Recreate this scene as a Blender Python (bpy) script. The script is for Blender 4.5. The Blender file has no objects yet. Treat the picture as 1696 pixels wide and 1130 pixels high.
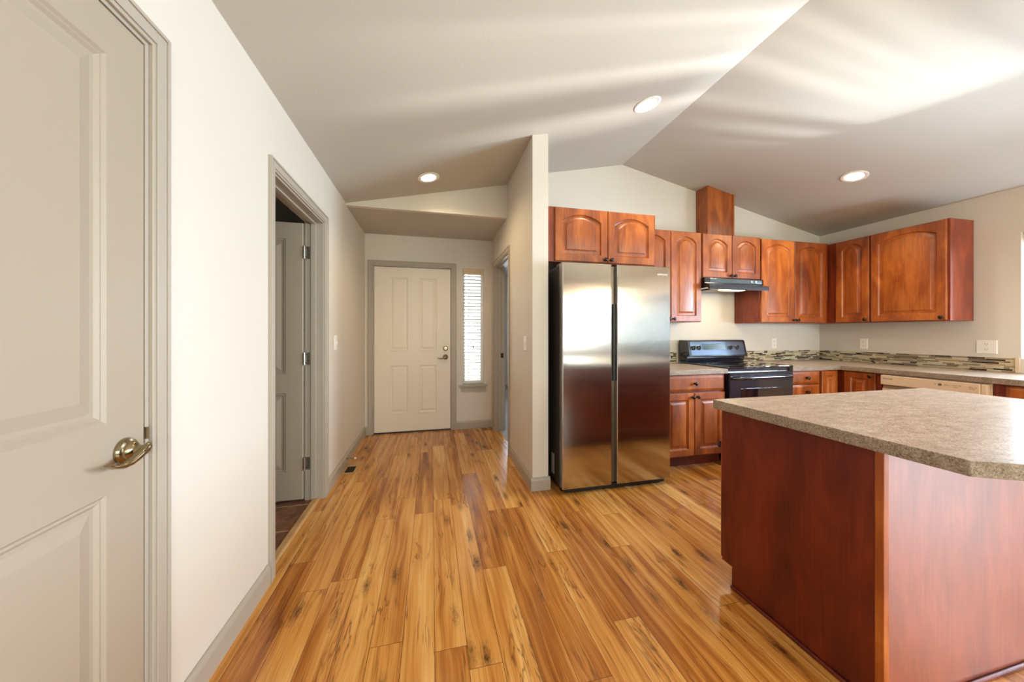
import bpy, bmesh, math, random
from mathutils import Vector
random.seed(7)
SC = bpy.context.scene
COL = SC.collection
H = 1.22

# ------------------------------------------------------------------ camera
cam_d = bpy.data.cameras.new('camera')
cam = bpy.data.objects.new('camera', cam_d); COL.objects.link(cam)
cam.location = (0, 0, H)
cam.rotation_euler = (math.pi/2, 0, -math.atan(133/560))
cam_d.sensor_width = 36; cam_d.lens = 560/1696*36
cam_d.shift_y = -14/1696; cam_d.clip_start = .02
SC.camera = cam

# ------------------------------------------------------------------ view + sky + lights
SC.view_settings.view_transform = 'Standard'; SC.view_settings.look = 'None'
SC.view_settings.gamma = 1; SC.view_settings.use_curve_mapping = False
SC.view_settings.exposure = 0.12
SC.cycles.use_denoising = True
SC.cycles.max_bounces = 10; SC.cycles.diffuse_bounces = 7; SC.cycles.glossy_bounces = 5
SC.cycles.transparent_max_bounces = 10
SC.cycles.sample_clamp_indirect = 8
SC.cycles.caustics_reflective = False; SC.cycles.caustics_refractive = False

world = bpy.data.worlds.new('world'); SC.world = world; world.use_nodes = True
bg = world.node_tree.nodes['Background']
bg.inputs[0].default_value = (.86, .94, 1.0, 1); bg.inputs[1].default_value = 5.0

def aim(o, tgt):
    d = Vector(tgt) - o.location
    o.rotation_euler = d.to_track_quat('-Z', 'Y').to_euler()

def light(name, kind, loc, energy, color=(1, 1, 1), tgt=None, **kw):
    d = bpy.data.lights.new(name, kind); o = bpy.data.objects.new(name, d); COL.objects.link(o)
    o.location = loc; d.energy = energy; d.color = color
    for k, v in kw.items(): setattr(d, k, v)
    if tgt: aim(o, tgt)
    return o

DAY = (.66, .82, 1.0); GREEN = (.84, 1.0, .90); WARM = (1.0, .82, .58)
# daylight arriving through the big windows behind the camera, the sink window, the bedroom window
light('daylight_patio', 'AREA', (4.95, -1.88, 1.08), 205, DAY, (2.0, -1.8, 1.0), shape='RECTANGLE', size=3.05, size_y=2.0)
light('daylight_living', 'AREA', (1.2, -4.35, 1.5), 85, GREEN, (1.2, 0, 1.6), shape='RECTANGLE', size=1.8, size_y=1.15)
light('daylight_dining', 'AREA', (3.4, -4.35, 1.5), 90, GREEN, (3.0, 0, 1.6), shape='RECTANGLE', size=1.8, size_y=1.2)
light('daylight_sink', 'AREA', (4.95, 1.04, 1.52), 285, DAY, (3.0, 1.3, 2.35), shape='RECTANGLE', size=1.38, size_y=1.04)
light('daylight_bedroom', 'AREA', (2.3, 7.3, 1.5), 60, DAY, (1.6, 4, .6), shape='RECTANGLE', size=1.3, size_y=1.3)
# spots added outside the sink window stand in for reflected sun streaking the ceiling
light('ceiling_streak_spot', 'SPOT', (6.6, 1.22, .62), 2000, (1, .98, .95), (1.25, 1.69, 2.82), spot_size=math.radians(19), spot_blend=.8, shadow_soft_size=.045)
light('ceiling_patch_spot', 'SPOT', (5.6, 1.0, .55), 900, (.90, .97, 1.0), (3.3, 1.66, 2.73), spot_size=math.radians(27), spot_blend=1, shadow_soft_size=.02)

# ------------------------------------------------------------------ node helpers
class NT:
    def __init__(s, name):
        s.m = bpy.data.materials.new(name); s.m.use_nodes = True
        s.t = s.m.node_tree; s.b = s.t.nodes['Principled BSDF']
    def n(s, typ, **kw):
        x = s.t.nodes.new(typ)
        for k, v in kw.items(): setattr(x, k, v)
        return x
    def link(s, a, b): s.t.links.new(a, b)
    def put(s, sock, v):
        if isinstance(v, bpy.types.NodeSocket): s.link(v, sock)
        else: sock.default_value = v
    def math(s, op, a, b=None, c=None, clamp=False):
        x = s.n('ShaderNodeMath', operation=op, use_clamp=clamp)
        for i, v in enumerate((a, b, c)):
            if v is not None: s.put(x.inputs[i], v)
        return x.outputs[0]
    def xyz(s, v):
        x = s.n('ShaderNodeSeparateXYZ'); s.put(x.inputs[0], v); return x.outputs
    def comb(s, a, b, c):
        x = s.n('ShaderNodeCombineXYZ')
        for i, v in enumerate((a, b, c)): s.put(x.inputs[i], v)
        return x.outputs[0]
    def vmul(s, v, k):
        x = s.n('ShaderNodeVectorMath', operation='MULTIPLY'); s.put(x.inputs[0], v); s.put(x.inputs[1], k); return x.outputs[0]
    def vadd(s, v, k):
        x = s.n('ShaderNodeVectorMath', operation='ADD'); s.put(x.inputs[0], v); s.put(x.inputs[1], k); return x.outputs[0]
    def noise(s, v, scale=1, detail=3, rough=.55, dist=0):
        x = s.n('ShaderNodeTexNoise'); s.put(x.inputs['Vector'], v)
        x.inputs['Scale'].default_value = scale; x.inputs['Detail'].default_value = detail
        x.inputs['Roughness'].default_value = rough; x.inputs['Distortion'].default_value = dist
        return x.outputs['Fac']
    def ramp(s, f, stops):
        x = s.n('ShaderNodeValToRGB'); s.put(x.inputs[0], f); e = x.color_ramp.elements
        while len(e) < len(stops): e.new(.5)
        for i, (p, c) in enumerate(stops):
            e[i].position = p; e[i].color = (c[0], c[1], c[2], 1) if not isinstance(c, (int, float)) else (c, c, c, 1)
        return x.outputs[0]
    def mix(s, f, a, b, mode='MIX'):
        x = s.n('ShaderNodeMix', data_type='RGBA', blend_type=mode)
        s.put(x.inputs[0], f)
        for k, v in ((6, a), (7, b)):
            s.put(x.inputs[k], v if isinstance(v, bpy.types.NodeSocket) else (v[0], v[1], v[2], 1))
        return x.outputs[2]
    def white(s, v, dim='3D'):
        x = s.n('ShaderNodeTexWhiteNoise', noise_dimensions=dim)
        s.put(x.inputs['W'] if dim == '1D' else x.inputs['Vector'], v); return x.outputs[0]
    def coord(s): return s.n('ShaderNodeTexCoord').outputs['Object']
    def rand(s): return s.n('ShaderNodeObjectInfo').outputs['Random']
    def bump(s, h, strength=.2, dist=.002):
        x = s.n('ShaderNodeBump'); x.inputs['Strength'].default_value = strength; x.inputs['Distance'].default_value = dist
        s.put(x.inputs['Height'], h); s.link(x.outputs[0], s.b.inputs['Normal'])
    def set(s, **kw):
        names = dict(color='Base Color', rough='Roughness', metal='Metallic', spec='Specular IOR Level', coat='Coat Weight', coat_rough='Coat Roughness',
                     aniso='Anisotropic', aniso_rot='Anisotropic Rotation', emit='Emission Color', emit_s='Emission Strength', alpha='Alpha')
        for k, v in kw.items():
            if k in ('color', 'emit') and isinstance(v, tuple): v = (v[0], v[1], v[2], 1)
            s.put(s.b.inputs[names[k]], v)
        return s

def srgb(r, g, b):
    f = lambda c: (c/255/12.92) if c/255 <= .04045 else ((c/255+.055)/1.055)**2.4
    return (f(r), f(g), f(b))

def plain(name, col, rough=.5, metal=0, spec=.5, **kw):
    return NT(name).set(color=col, rough=rough, metal=metal, spec=spec, **kw).m

def paint(name, col, rough=.6, bump=.15, scale=170, spec=.4):
    t = NT(name); c = t.coord()
    n = t.noise(c, scale, 2); big = t.noise(c, 1.7, 2)
    t.set(color=t.mix(big, tuple(k*.97 for k in col), tuple(min(1, k*1.03) for k in col)), rough=rough, spec=spec)
    t.bump(n, bump, .0015)
    return t.m

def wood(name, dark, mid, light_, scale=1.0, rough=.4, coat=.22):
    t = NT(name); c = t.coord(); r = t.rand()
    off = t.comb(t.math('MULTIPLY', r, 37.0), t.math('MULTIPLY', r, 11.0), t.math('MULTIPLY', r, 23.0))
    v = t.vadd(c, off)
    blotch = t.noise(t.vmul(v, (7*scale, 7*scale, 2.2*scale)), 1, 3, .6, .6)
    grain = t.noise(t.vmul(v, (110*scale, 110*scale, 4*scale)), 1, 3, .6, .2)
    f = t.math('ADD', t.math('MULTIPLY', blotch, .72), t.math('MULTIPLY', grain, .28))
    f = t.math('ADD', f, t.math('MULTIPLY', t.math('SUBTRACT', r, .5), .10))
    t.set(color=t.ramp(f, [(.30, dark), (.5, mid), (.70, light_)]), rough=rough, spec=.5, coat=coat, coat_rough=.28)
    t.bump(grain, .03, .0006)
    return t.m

def steel(name, col, rough, aniso, wave=0):
    t = NT(name); c = t.coord()
    g = t.noise(t.vmul(c, (900, 900, 1.5)), 1, 2)
    t.set(color=col, rough=t.math('ADD', rough - .03, t.math('MULTIPLY', g, .06)), metal=1, aniso=aniso, aniso_rot=0)
    tg = t.n('ShaderNodeTangent', direction_type='RADIAL', axis='Z'); t.link(tg.outputs[0], t.b.inputs['Tangent'])
    if wave:
        t.bump(t.noise(t.vmul(c, (1.2, 1.2, 5.5)), 1, 1), wave, .01)
    return t.m

M = {}
M['wall'] = paint('wall_paint', srgb(214, 207, 196), .55, .22, 150)
M['ceiling'] = paint('ceiling_paint', srgb(190, 185, 175), .85, .5, 120, .2)
M['trim'] = paint('greige_trim_paint', srgb(172, 162, 148), .38, .03, 60)
M['door'] = paint('greige_door_paint', srgb(164, 151, 133), .42, .07, 260)
M['front_door'] = paint('front_door_paint', srgb(226, 216, 202), .38, .04, 200)
M['white'] = plain('white_plastic', srgb(240, 236, 228), .35)
M['bisque'] = plain('bisque_enamel', srgb(222, 200, 172), .3)
M['bisque_dark'] = plain('dark_bisque_plastic', srgb(150, 132, 112), .4)  # darker bisque for the dishwasher handle recess and blind cord
M['print'] = plain('grey_print', srgb(110, 98, 86), .6)
M['cherry'] = wood('cherry_wood', srgb(96, 38, 8), srgb(152, 76, 24), srgb(196, 114, 46))
M['cherry_shaded'] = wood('cherry_shaded_veneer', srgb(64, 14, 5), srgb(98, 28, 11), srgb(124, 44, 20), 1.0, .38, 0)  # darkened copy of the island wood, shade put into its colour
M['cherry_glare'] = wood('cherry_glare_veneer', srgb(112, 44, 26), srgb(144, 64, 38), srgb(172, 90, 58), 1.0, .5, 1)  # lightened copy of the same wood, daylight glare put into its colour
M['cherry_glare'].node_tree.nodes['Principled BSDF'].inputs['Specular IOR Level'].default_value = 1.0
M['cherry_box'] = wood('cherry_box', srgb(78, 22, 8), srgb(120, 44, 16), srgb(150, 66, 26))
M['bronze'] = plain('dark_bronze', srgb(58, 48, 44), .28, .85)
M['nickel'] = plain('satin_nickel', srgb(156, 142, 112), .2, 1)
M['steel_hinge'] = plain('hinge_steel', srgb(178, 174, 164), .34, 1)
M['black'] = plain('black_enamel', (.007, .010, .020), .2, 0, .7, coat=.6, coat_rough=.08)  # navy tint in the black stands in for bluish daylight
M['fascia'] = plain('blue_sheen_fascia', (.13, .17, .23), .26, .8)  # blue metallic colour stands in for window reflection on the black panel
M['black_glass'] = plain('black_glass', (.004, .005, .009), .04, 0, .8, coat=1, coat_rough=.02)
M['black_matt'] = plain('black_plastic', (.008, .008, .010), .45)
M['display'] = plain('display_glass', (.12, .16, .18), .12, .5, .8)
M['stainless'] = steel('brushed_stainless', srgb(200, 198, 197), .15, .8, .10)
M['stainless_side'] = steel('stainless_edge', srgb(190, 178, 162), .25, .3)
M['fridge_body'] = plain('grey_fridge_side', srgb(84, 74, 68), .4, .4)
M['channel'] = plain('handle_channel', srgb(120, 112, 98), .35, .6)
M['lens'] = NT('lamp_lens').set(color=(1, .95, .85), emit=(1, .86, .62), emit_s=14).m
M['hood_lens'] = NT('hood_lamp_lens').set(color=(1, .9, .7), emit=(1, .72, .36), emit_s=7).m
M['bulb'] = NT('bulb_glass').set(color=(1, .95, .85), emit=(1, .72, .40), emit_s=40).m
M['slat'] = plain('white_blind_slat', srgb(236, 238, 236), .45)
M['valance'] = plain('cream_valance', srgb(214, 190, 158), .5)
M['rubber'] = plain('white_rubber', srgb(230, 214, 204), .5)
M['vent'] = plain('vent_louvre', srgb(66, 54, 44), .5, .5)
M['vent_wood'] = wood('vent_oak', srgb(160, 118, 70), srgb(186, 146, 96), srgb(204, 168, 118), 1, .5, .1)
M['grout'] = plain('grout', srgb(196, 184, 164), .8)
M['carpet'] = paint('carpet', srgb(176, 176, 180), .95, .9, 400, .1)
M['lawn'] = paint('lawn', srgb(96, 140, 62), .9, .6, 30, .1)
M['asphalt'] = M['lawn']
TILES = [plain('tile_cream', srgb(206, 196, 166), .12), plain('tile_tan', srgb(170, 148, 112), .2), plain('tile_grey', srgb(138, 130, 116), .15),
         plain('tile_umber', srgb(58, 42, 36), .1), plain('tile_sand', srgb(190, 174, 140), .3), plain('tile_taupe', srgb(112, 94, 74), .18)]

t = NT('window_glass')
mx = t.n('ShaderNodeMixShader'); tr = t.n('ShaderNodeBsdfTransparent'); gl = t.n('ShaderNodeBsdfGlossy'); gl.inputs['Roughness'].default_value = .02
fr = t.n('ShaderNodeFresnel'); fr.inputs[0].default_value = 1.45
t.link(fr.outputs[0], mx.inputs[0]); t.link(tr.outputs[0], mx.inputs[1]); t.link(gl.outputs[0], mx.inputs[2])
t.link(mx.outputs[0], t.t.nodes['Material Output'].inputs[0]); M['glass'] = t.m

# speckled laminate
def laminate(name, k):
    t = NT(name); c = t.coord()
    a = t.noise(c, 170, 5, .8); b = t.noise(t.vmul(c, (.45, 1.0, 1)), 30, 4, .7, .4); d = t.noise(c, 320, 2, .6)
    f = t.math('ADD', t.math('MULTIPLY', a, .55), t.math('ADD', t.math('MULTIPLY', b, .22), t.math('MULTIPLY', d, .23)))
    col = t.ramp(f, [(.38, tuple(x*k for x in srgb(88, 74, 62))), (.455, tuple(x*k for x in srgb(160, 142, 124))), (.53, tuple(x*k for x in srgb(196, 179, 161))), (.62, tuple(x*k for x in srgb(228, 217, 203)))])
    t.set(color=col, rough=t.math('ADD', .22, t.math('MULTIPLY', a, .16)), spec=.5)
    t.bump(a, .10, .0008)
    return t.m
M['laminate'] = laminate('speckled_laminate', 1.0)
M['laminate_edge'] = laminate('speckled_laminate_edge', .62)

# knotty plank floor: planks run along y
def plank_floor():
    t = NT('hickory_planks'); p = t.xyz(t.coord())
    u = t.math('DIVIDE', t.math('SUBTRACT', p[0], .0111 - 40*.1225), .1225)
    i = t.math('FLOOR', u); fx = t.math('FRACT', u)
    o = t.white(i, '1D')
    w = t.math('DIVIDE', t.math('ADD', t.math('ADD', p[1], 20.0), t.math('MULTIPLY', o, 1.9)), 1.2)
    j = t.math('FLOOR', w); fy = t.math('FRACT', w)
    r1 = t.white(t.comb(i, j, 0.0)); r2 = t.white(t.comb(i, j, 5.0)); r3 = t.white(t.comb(j, i, 9.0))
    ox = t.math('ADD', p[0], t.math('MULTIPLY', r1, 17.0)); oy = t.math('ADD', p[1], t.math('MULTIPLY', r2, 31.0))
    # grain lines bend around slow waves
    warp = t.math('MULTIPLY', t.math('SUBTRACT', t.noise(t.comb(t.math('MULTIPLY', ox, 7.0), t.math('MULTIPLY', oy, 1.8), r3), 1, 2), .5), .055)
    gx = t.math('ADD', ox, warp)
    fine = t.noise(t.comb(t.math('MULTIPLY', gx, 210.0), t.math('MULTIPLY', oy, 3.2), 0.0), 1, 3, .6)
    mid = t.noise(t.comb(t.math('MULTIPLY', gx, 34.0), t.math('MULTIPLY', oy, .9), 3.0), 1, 3, .55)
    slow = t.noise(t.comb(t.math('MULTIPLY', gx, 10.0), t.math('MULTIPLY', oy, 1.1), 7.0), 1, 2)
    f = t.math('ADD', t.math('ADD', t.math('MULTIPLY', mid, .42), t.math('MULTIPLY', fine, .22)), t.math('MULTIPLY', slow, .36))
    f = t.math('ADD', f, t.math('MULTIPLY', t.math('SUBTRACT', r1, .5), .15))
    col = t.ramp(f, [(.30, srgb(112, 58, 16)), (.42, srgb(168, 102, 38)), (.53, srgb(206, 144, 70)), (.70, srgb(232, 184, 112))])
    # knots
    vor = t.n('ShaderNodeTexVoronoi', feature='F1'); t.put(vor.inputs['Vector'], t.comb(t.math("MULTIPLY", gx, 12.0), t.math("MULTIPLY", oy, 3.6), 0.0))
    vor.inputs['Scale'].default_value = 1
    kd = vor.outputs['Distance']; kc = t.xyz(vor.outputs['Color'])[0]
    kn = t.noise(t.comb(t.math('MULTIPLY', ox, 120.0), t.math('MULTIPLY', oy, 42.0), 0.0), 1, 5, .8)
    kdist = t.math('ADD', kd, t.math('MULTIPLY', t.math('SUBTRACT', kn, .5), .62))
    kmask = t.math('MULTIPLY', t.ramp(kdist, [(.05, 1.0), (.16, .5), (.33, 0.0)]), t.math('GREATER_THAN', kc, .46))
    # dark mineral streaks along the grain
    sn = t.noise(t.comb(t.math('MULTIPLY', gx, 13.0), t.math('MULTIPLY', oy, 1.0), 11.0), 1, 4, .65, .4)
    ridge = t.math('ABSOLUTE', t.math('SUBTRACT', sn, .5))
    smask = t.math('MULTIPLY', t.ramp(ridge, [(.0, 1.0), (.007, .6), (.02, 0.0)]), t.ramp(t.noise(t.comb(t.math('MULTIPLY', ox, 5.0), t.math('MULTIPLY', oy, 2.2), 2.0), 1, 2), [(.45, 0.0), (.57, 1.0)]))
    col = t.mix(t.math('MULTIPLY', smask, .75), col, srgb(92, 44, 14))
    col = t.mix(t.math('MULTIPLY', kmask, .92), col, srgb(58, 30, 13))
    seam = t.math('MAXIMUM', t.math('LESS_THAN', t.math('ABSOLUTE', t.math('SUBTRACT', fx, .5)), .491), 0.0)
    seam2 = t.math('LESS_THAN', t.math('ABSOLUTE', t.math('SUBTRACT', fy, .5)), .4992)
    sm = t.math('MULTIPLY', seam, seam2)
    col = t.mix(t.math('SUBTRACT', 1.0, sm), col, srgb(96, 58, 26))
    t.set(color=col, rough=t.math('ADD', .13, t.math('MULTIPLY', fine, .12)), spec=.5)
    h = t.math('ADD', t.math('MULTIPLY', sm, 1.0), t.math('MULTIPLY', fine, .12))
    t.bump(h, .22, .0012)
    return t.m
M['floor'] = plank_floor()

def slate_tile():
    t = NT('brown_floor_tile'); c = t.coord(); p = t.xyz(c)
    n = t.noise(c, 14, 5, .7, .5)
    gx = t.math('ABSOLUTE', t.math('SUBTRACT', t.math('FRACT', t.math('DIVIDE', t.math('ADD', p[0], 10.0), .33)), .5))
    gy = t.math('ABSOLUTE', t.math('SUBTRACT', t.math('FRACT', t.math('DIVIDE', t.math('ADD', p[1], 10.20), .33)), .5))
    g = t.math('GREATER_THAN', t.math('MAXIMUM', gx, gy), .488)
    col = t.ramp(n, [(.35, srgb(82, 52, 36)), (.55, srgb(124, 82, 56)), (.7, srgb(156, 112, 80))])
    t.set(color=t.mix(g, col, srgb(190, 160, 128)), rough=.45); t.bump(n, .3, .002)
    return t.m
M['slate'] = slate_tile()

# ------------------------------------------------------------------ mesh helpers
WORLD = (Vector((0, 0, 0)), Vector((1, 0, 0)), Vector((0, 1, 0)), Vector((0, 0, 1)))
def back_frame(x, y, z=0):  return (Vector((x, y, z)), Vector((1, 0, 0)), Vector((0, 0, 1)), Vector((0, -1, 0)))    # faces -y
def right_frame(x, y, z=0): return (Vector((x, y, z)), Vector((0, -1, 0)), Vector((0, 0, 1)), Vector((-1, 0, 0)))   # faces -x
def left_frame(x, y, z=0):  return (Vector((x, y, z)), Vector((0, 1, 0)), Vector((0, 0, 1)), Vector((1, 0, 0)))     # faces +x
def rear_frame(x, y, z=0):  return (Vector((x, y, z)), Vector((-1, 0, 0)), Vector((0, 0, 1)), Vector((0, 1, 0)))    # faces +y

ORIG = {}
class MB:
    def __init__(s, frame=WORLD): s.f = frame; s.v = []; s.q = []; s.mi = []; s.m = 0
    def p(s, a, b, c):
        o, U, V, N = s.f; s.v.append(o + U*a + V*b + N*c); return len(s.v) - 1
    def face(s, *ids): s.q.append(ids); s.mi.append(s.m)
    def box(s, a0, a1, b0, b1, c0, c1):
        i = [s.p(a, b, c) for c in (c0, c1) for b in (b0, b1) for a in (a0, a1)]
        for q in ((0, 1, 3, 2), (4, 6, 7, 5), (0, 4, 5, 1), (2, 3, 7, 6), (0, 2, 6, 4), (1, 5, 7, 3)): s.face(*[i[k] for k in q])
        return s
    def prism(s, poly, axis, d0, d1):
        """poly of 2-D points in the two other axes (in order), extruded along axis 0/1/2"""
        def mk(pt, d):
            l = list(pt); l.insert(axis, d); return s.p(*l)
        a = [mk(p, d0) for p in poly]; b = [mk(p, d1) for p in poly]; n = len(poly)
        s.face(*a[::-1]); s.face(*b)
        for k in range(n): s.face(a[k], a[(k+1) % n], b[(k+1) % n], b[k])
        return s
    def lathe(s, prof, center, axis=2, seg=20):
        """prof: [(radius, along)], revolve about axis through center"""
        rings = []
        for r, h in prof:
            ring = []
            for k in range(seg):
                an = 2*math.pi*k/seg; c = [r*math.cos(an), r*math.sin(an)]; c.insert(axis, h)
                ring.append(s.p(center[0]+c[0], center[1]+c[1], center[2]+c[2]))
            rings.append(ring)
        for a, b in zip(rings, rings[1:]):
            for k in range(seg): s.face(a[k], a[(k+1) % seg], b[(k+1) % seg], b[k])
        s.face(*rings[0][::-1]); s.face(*rings[-1])
        return s
    def sweep(s, pts, rad, up=(0, 0, 1), seg=12):
        """tube along local points; rad: (side, up) radius per point"""
        P = [Vector(p) for p in pts]; rings = []; up = Vector(up)
        for i, p in enumerate(P):
            t = (P[min(i+1, len(P)-1)] - P[max(i-1, 0)]).normalized()
            side = t.cross(up).normalized(); u2 = side.cross(t)
            ra, rb = rad[i]
            rings.append([s.p(*(p + side*ra*math.cos(2*math.pi*k/seg) + u2*rb*math.sin(2*math.pi*k/seg))) for k in range(seg)])
        for a, b in zip(rings, rings[1:]):
            for k in range(seg): s.face(a[k], a[(k+1) % seg], b[(k+1) % seg], b[k])
        s.face(*rings[0][::-1]); s.face(*rings[-1])
        return s
    def slab(s, a0, b0, w, h, n0, t, panels=(), edge=.003, drop=.003, prof=((0, 0), (.004, -.004), (.010, -.008), (.017, -.008), (.046, -.0015), (.048, -.001)), back=0):
        """panelled slab: panels = [(x0,z0,x1,z1,rise)] in slab coordinates; prof = (inset, depth) rings of each panel"""
        T = n0 + t; P = lambda x, z, n: s.p(a0 + x, b0 + z, n)
        o = [P(0, 0, n0), P(w, 0, n0), P(w, h, n0), P(0, h, n0)]
        o2 = [P(0, 0, T - drop), P(w, 0, T - drop), P(w, h, T - drop), P(0, h, T - drop)]
        o3 = [P(edge, edge, T), P(w-edge, edge, T), P(w-edge, h-edge, T), P(edge, h-edge, T)]
        s.face(*o[::-1])
        for A, B in ((o, o2), (o2, o3)):
            for k in range(4): s.face(A[k], A[(k+1) % 4], B[(k+1) % 4], B[k])
        xs = sorted({edge, w-edge} | {q for p in panels for q in (p[0], p[2])}); zs = sorted({edge, h-edge} | {q for p in panels for q in (p[1], p[3])})
        g = {(x, z): P(x, z, T) for x in xs for z in zs}
        for x0, x1 in zip(xs, xs[1:]):
            for z0, z1 in zip(zs, zs[1:]):
                pn = next((p for p in panels if abs(p[0]-x0) < 1e-6 and abs(p[1]-z0) < 1e-6), None)
                if not pn:
                    s.face(g[x0, z0], g[x1, z0], g[x1, z1], g[x0, z1]); continue
                rise = pn[4] if len(pn) > 4 else 0
                S = [1 - 2*k/14 for k in range(15)] if rise else [1, -1]
                xc = (x0+x1)/2
                def ring(i, d):
                    hw = (x1-x0)/2 - i
                    return [P(x0+i, z0+i, T+d), P(x1-i, z0+i, T+d)] + [P(xc+q*hw, z1-i-.002*bool(rise)-rise*q*q, T+d) for q in S]
                if rise:
                    prev = [g[x0, z0], g[x1, z0]] + [P(xc+q*(x1-x0)/2, z1, T) for q in S]
                    rings = [prev] + [ring(i, d) for i, d in prof]
                else:
                    rings = [ring(i, d) for i, d in prof]
                for A, B in zip(rings, rings[1:]):
                    n = len(A)
                    for k in range(n): s.face(A[k], A[(k+1) % n], B[(k+1) % n], B[k])
                s.face(*rings[-1])
        return s
    def build(s, name, mats, parent=None, loc=None, bevel=0, smooth=None, seg=2):
        if not isinstance(mats, (list, tuple)): mats = [mats]
        base = ORIG.get(parent.name) if parent else (Vector(loc) if loc else Vector((0, 0, 0)))
        bm = bmesh.new()
        vs = [bm.verts.new(v - base) for v in s.v]
        for q, mi in zip(s.q, s.mi):
            try: f = bm.faces.new([vs[k] for k in q]); f.material_index = mi
            except ValueError: pass
        bmesh.ops.recalc_face_normals(bm, faces=bm.faces)
        me = bpy.data.meshes.new(name); bm.to_mesh(me); bm.free()
        for m in mats: me.materials.append(M[m] if isinstance(m, str) else m)
        o = bpy.data.objects.new(name, me); COL.objects.link(o)
        if parent: o.parent = parent
        else: o.location = base
        ORIG[o.name] = base
        if smooth:
            me.polygons.foreach_set('use_smooth', [True]*len(me.polygons)); me.set_sharp_from_angle(angle=math.radians(smooth))
        if bevel:
            b = o.modifiers.new('bevel', 'BEVEL'); b.width = bevel; b.segments = seg; b.limit_method = 'ANGLE'; b.angle_limit = math.radians(40)
        return o

def tag(o, label, cat, group=None, kind=None):
    o['label'] = label; o['category'] = cat
    if group: o['group'] = group
    if kind: o['kind'] = kind
    return o
def thing(name, loc, label, cat, group=None, kind=None):
    o = bpy.data.objects.new(name, None); COL.objects.link(o); o.location = loc; o.empty_display_size = .1
    ORIG[o.name] = Vector(loc)
    return tag(o, label, cat, group, kind)
def struct(o, label, cat): return tag(o, label, cat, None, 'structure')
def text(name, body, size, frame, mat, parent, extrude=.0004):
    c = bpy.data.curves.new(name, 'FONT'); c.body = body; c.size = size; c.extrude = extrude; c.align_x = 'CENTER'; c.align_y = 'CENTER'
    tmp = bpy.data.objects.new('tmp_text', c); COL.objects.link(tmp)
    me = bpy.data.meshes.new_from_object(tmp, depsgraph=bpy.context.evaluated_depsgraph_get())
    bpy.data.objects.remove(tmp); bpy.data.curves.remove(c)
    o_, U, V, N = frame; base = ORIG[parent.name]
    for v in me.vertices: v.co = o_ + U*v.co.x + V*v.co.y + N*v.co.z - base
    me.materials.clear(); me.materials.append(M[mat]); me.name = name
    o = bpy.data.objects.new(name, me); COL.objects.link(o); o.parent = parent; ORIG[o.name] = base
    return o

# ------------------------------------------------------------------ dimensions
XL, XR, XM = -.773, 4.71, 1.968      # left wall, right wall, ridge
ZE, SL = 2.42, .2117                 # eave height, roof slope
YR, YK, YF = -4.2, 3.22, 4.31        # rear wall, kitchen back wall, foyer front wall
PX0, PX1, PY = .756, .884, 2.5       # partition wall
YS = 3.40                            # soffit face
def zc(x): return ZE + SL*(x - XL) if x < XM else ZE + SL*(XR - x)
T = .12

# ------------------------------------------------------------------ room shell
m = MB().box(XL-T, XR+T, YR-T, YF+.02, -.12, 0)
struct(m.build('floor', 'floor'), 'honey toned knotty wood plank floor running toward the front door', 'floor')
m = MB().box(-2.5, XL-.055, 1.2, 4.3, -.12, .001)
struct(m.build('floor_bath', 'slate'), 'brown slate look tile floor inside the open doorway', 'floor')
m = MB().box(PX1-.06, 4.2, 3.33, 7.3, -.12, .004)
struct(m.build('floor_bedroom', 'carpet'), 'pale carpet floor in the bedroom beyond the hall doorway', 'floor')
m = MB().prism([(XL-T, zc(XL)-SL*T), (XM, zc(XM)), (XM, zc(XM)+.12), (XL-T, zc(XL)-SL*T+.12)], 1, YR-T, YF+.2)
struct(m.build('ceiling_hall_slope', 'ceiling'), 'beige sloped ceiling plane over the hall', 'ceiling')
m = MB().prism([(XM, zc(XM)), (XR+T, ZE-SL*T), (XR+T, ZE-SL*T+.12), (XM, zc(XM)+.12)], 1, YR-T, YK+T)
struct(m.build('ceiling_kitchen_slope', 'ceiling'), 'beige sloped ceiling plane over the kitchen', 'ceiling')
# soffit over the entry
m = MB().prism([(XL, 2.40), (PX0, 2.40), (PX0, zc(PX0)), (XL, zc(XL))], 1, YS, YS+.05)
m.build('tmp', 'wall'); o = bpy.data.objects['tmp']; o.name = 'wall_soffit'; struct(o, 'painted soffit face above the entry ceiling', 'wall')
m = MB().box(XL, PX0, YS+.0505, YF, 2.40, 2.47)
struct(m.build('ceiling_entry', 'ceiling'), 'flat low ceiling over the front entry', 'ceiling')

D1 = (.385, 1.165); D2 = (1.92, 2.75); DZ = 2.035
m = MB()
for y0, y1, z0 in ((YR-T, D1[0], 0), (D1[0], D1[1], DZ), (D1[1], D2[0], 0), (D2[0], D2[1], DZ), (D2[1], YF+T, 0)):
    m.box(XL-T, XL, y0, y1, z0, ZE)
struct(m.build('wall_left', 'wall'), 'long cream wall with the closet door and the open doorway', 'wall')

FD = (-.690, .250); SW = (.381, .652, .56, 2.03)
m = MB()
for x0, x1, z0, z1 in ((XL-T, FD[0], 0, 2.6), (FD[0], FD[1], DZ, 2.6), (FD[1], SW[0], 0, 2.6), (SW[0], SW[1], 0, SW[2]), (SW[0], SW[1], SW[3], 2.6), (SW[1], PX0, 0, 2.6)):
    m.box(x0, x1, YF, YF+T, z0, z1)
struct(m.build('wall_front', 'wall'), 'cream entry wall around the front door', 'wall')

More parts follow.
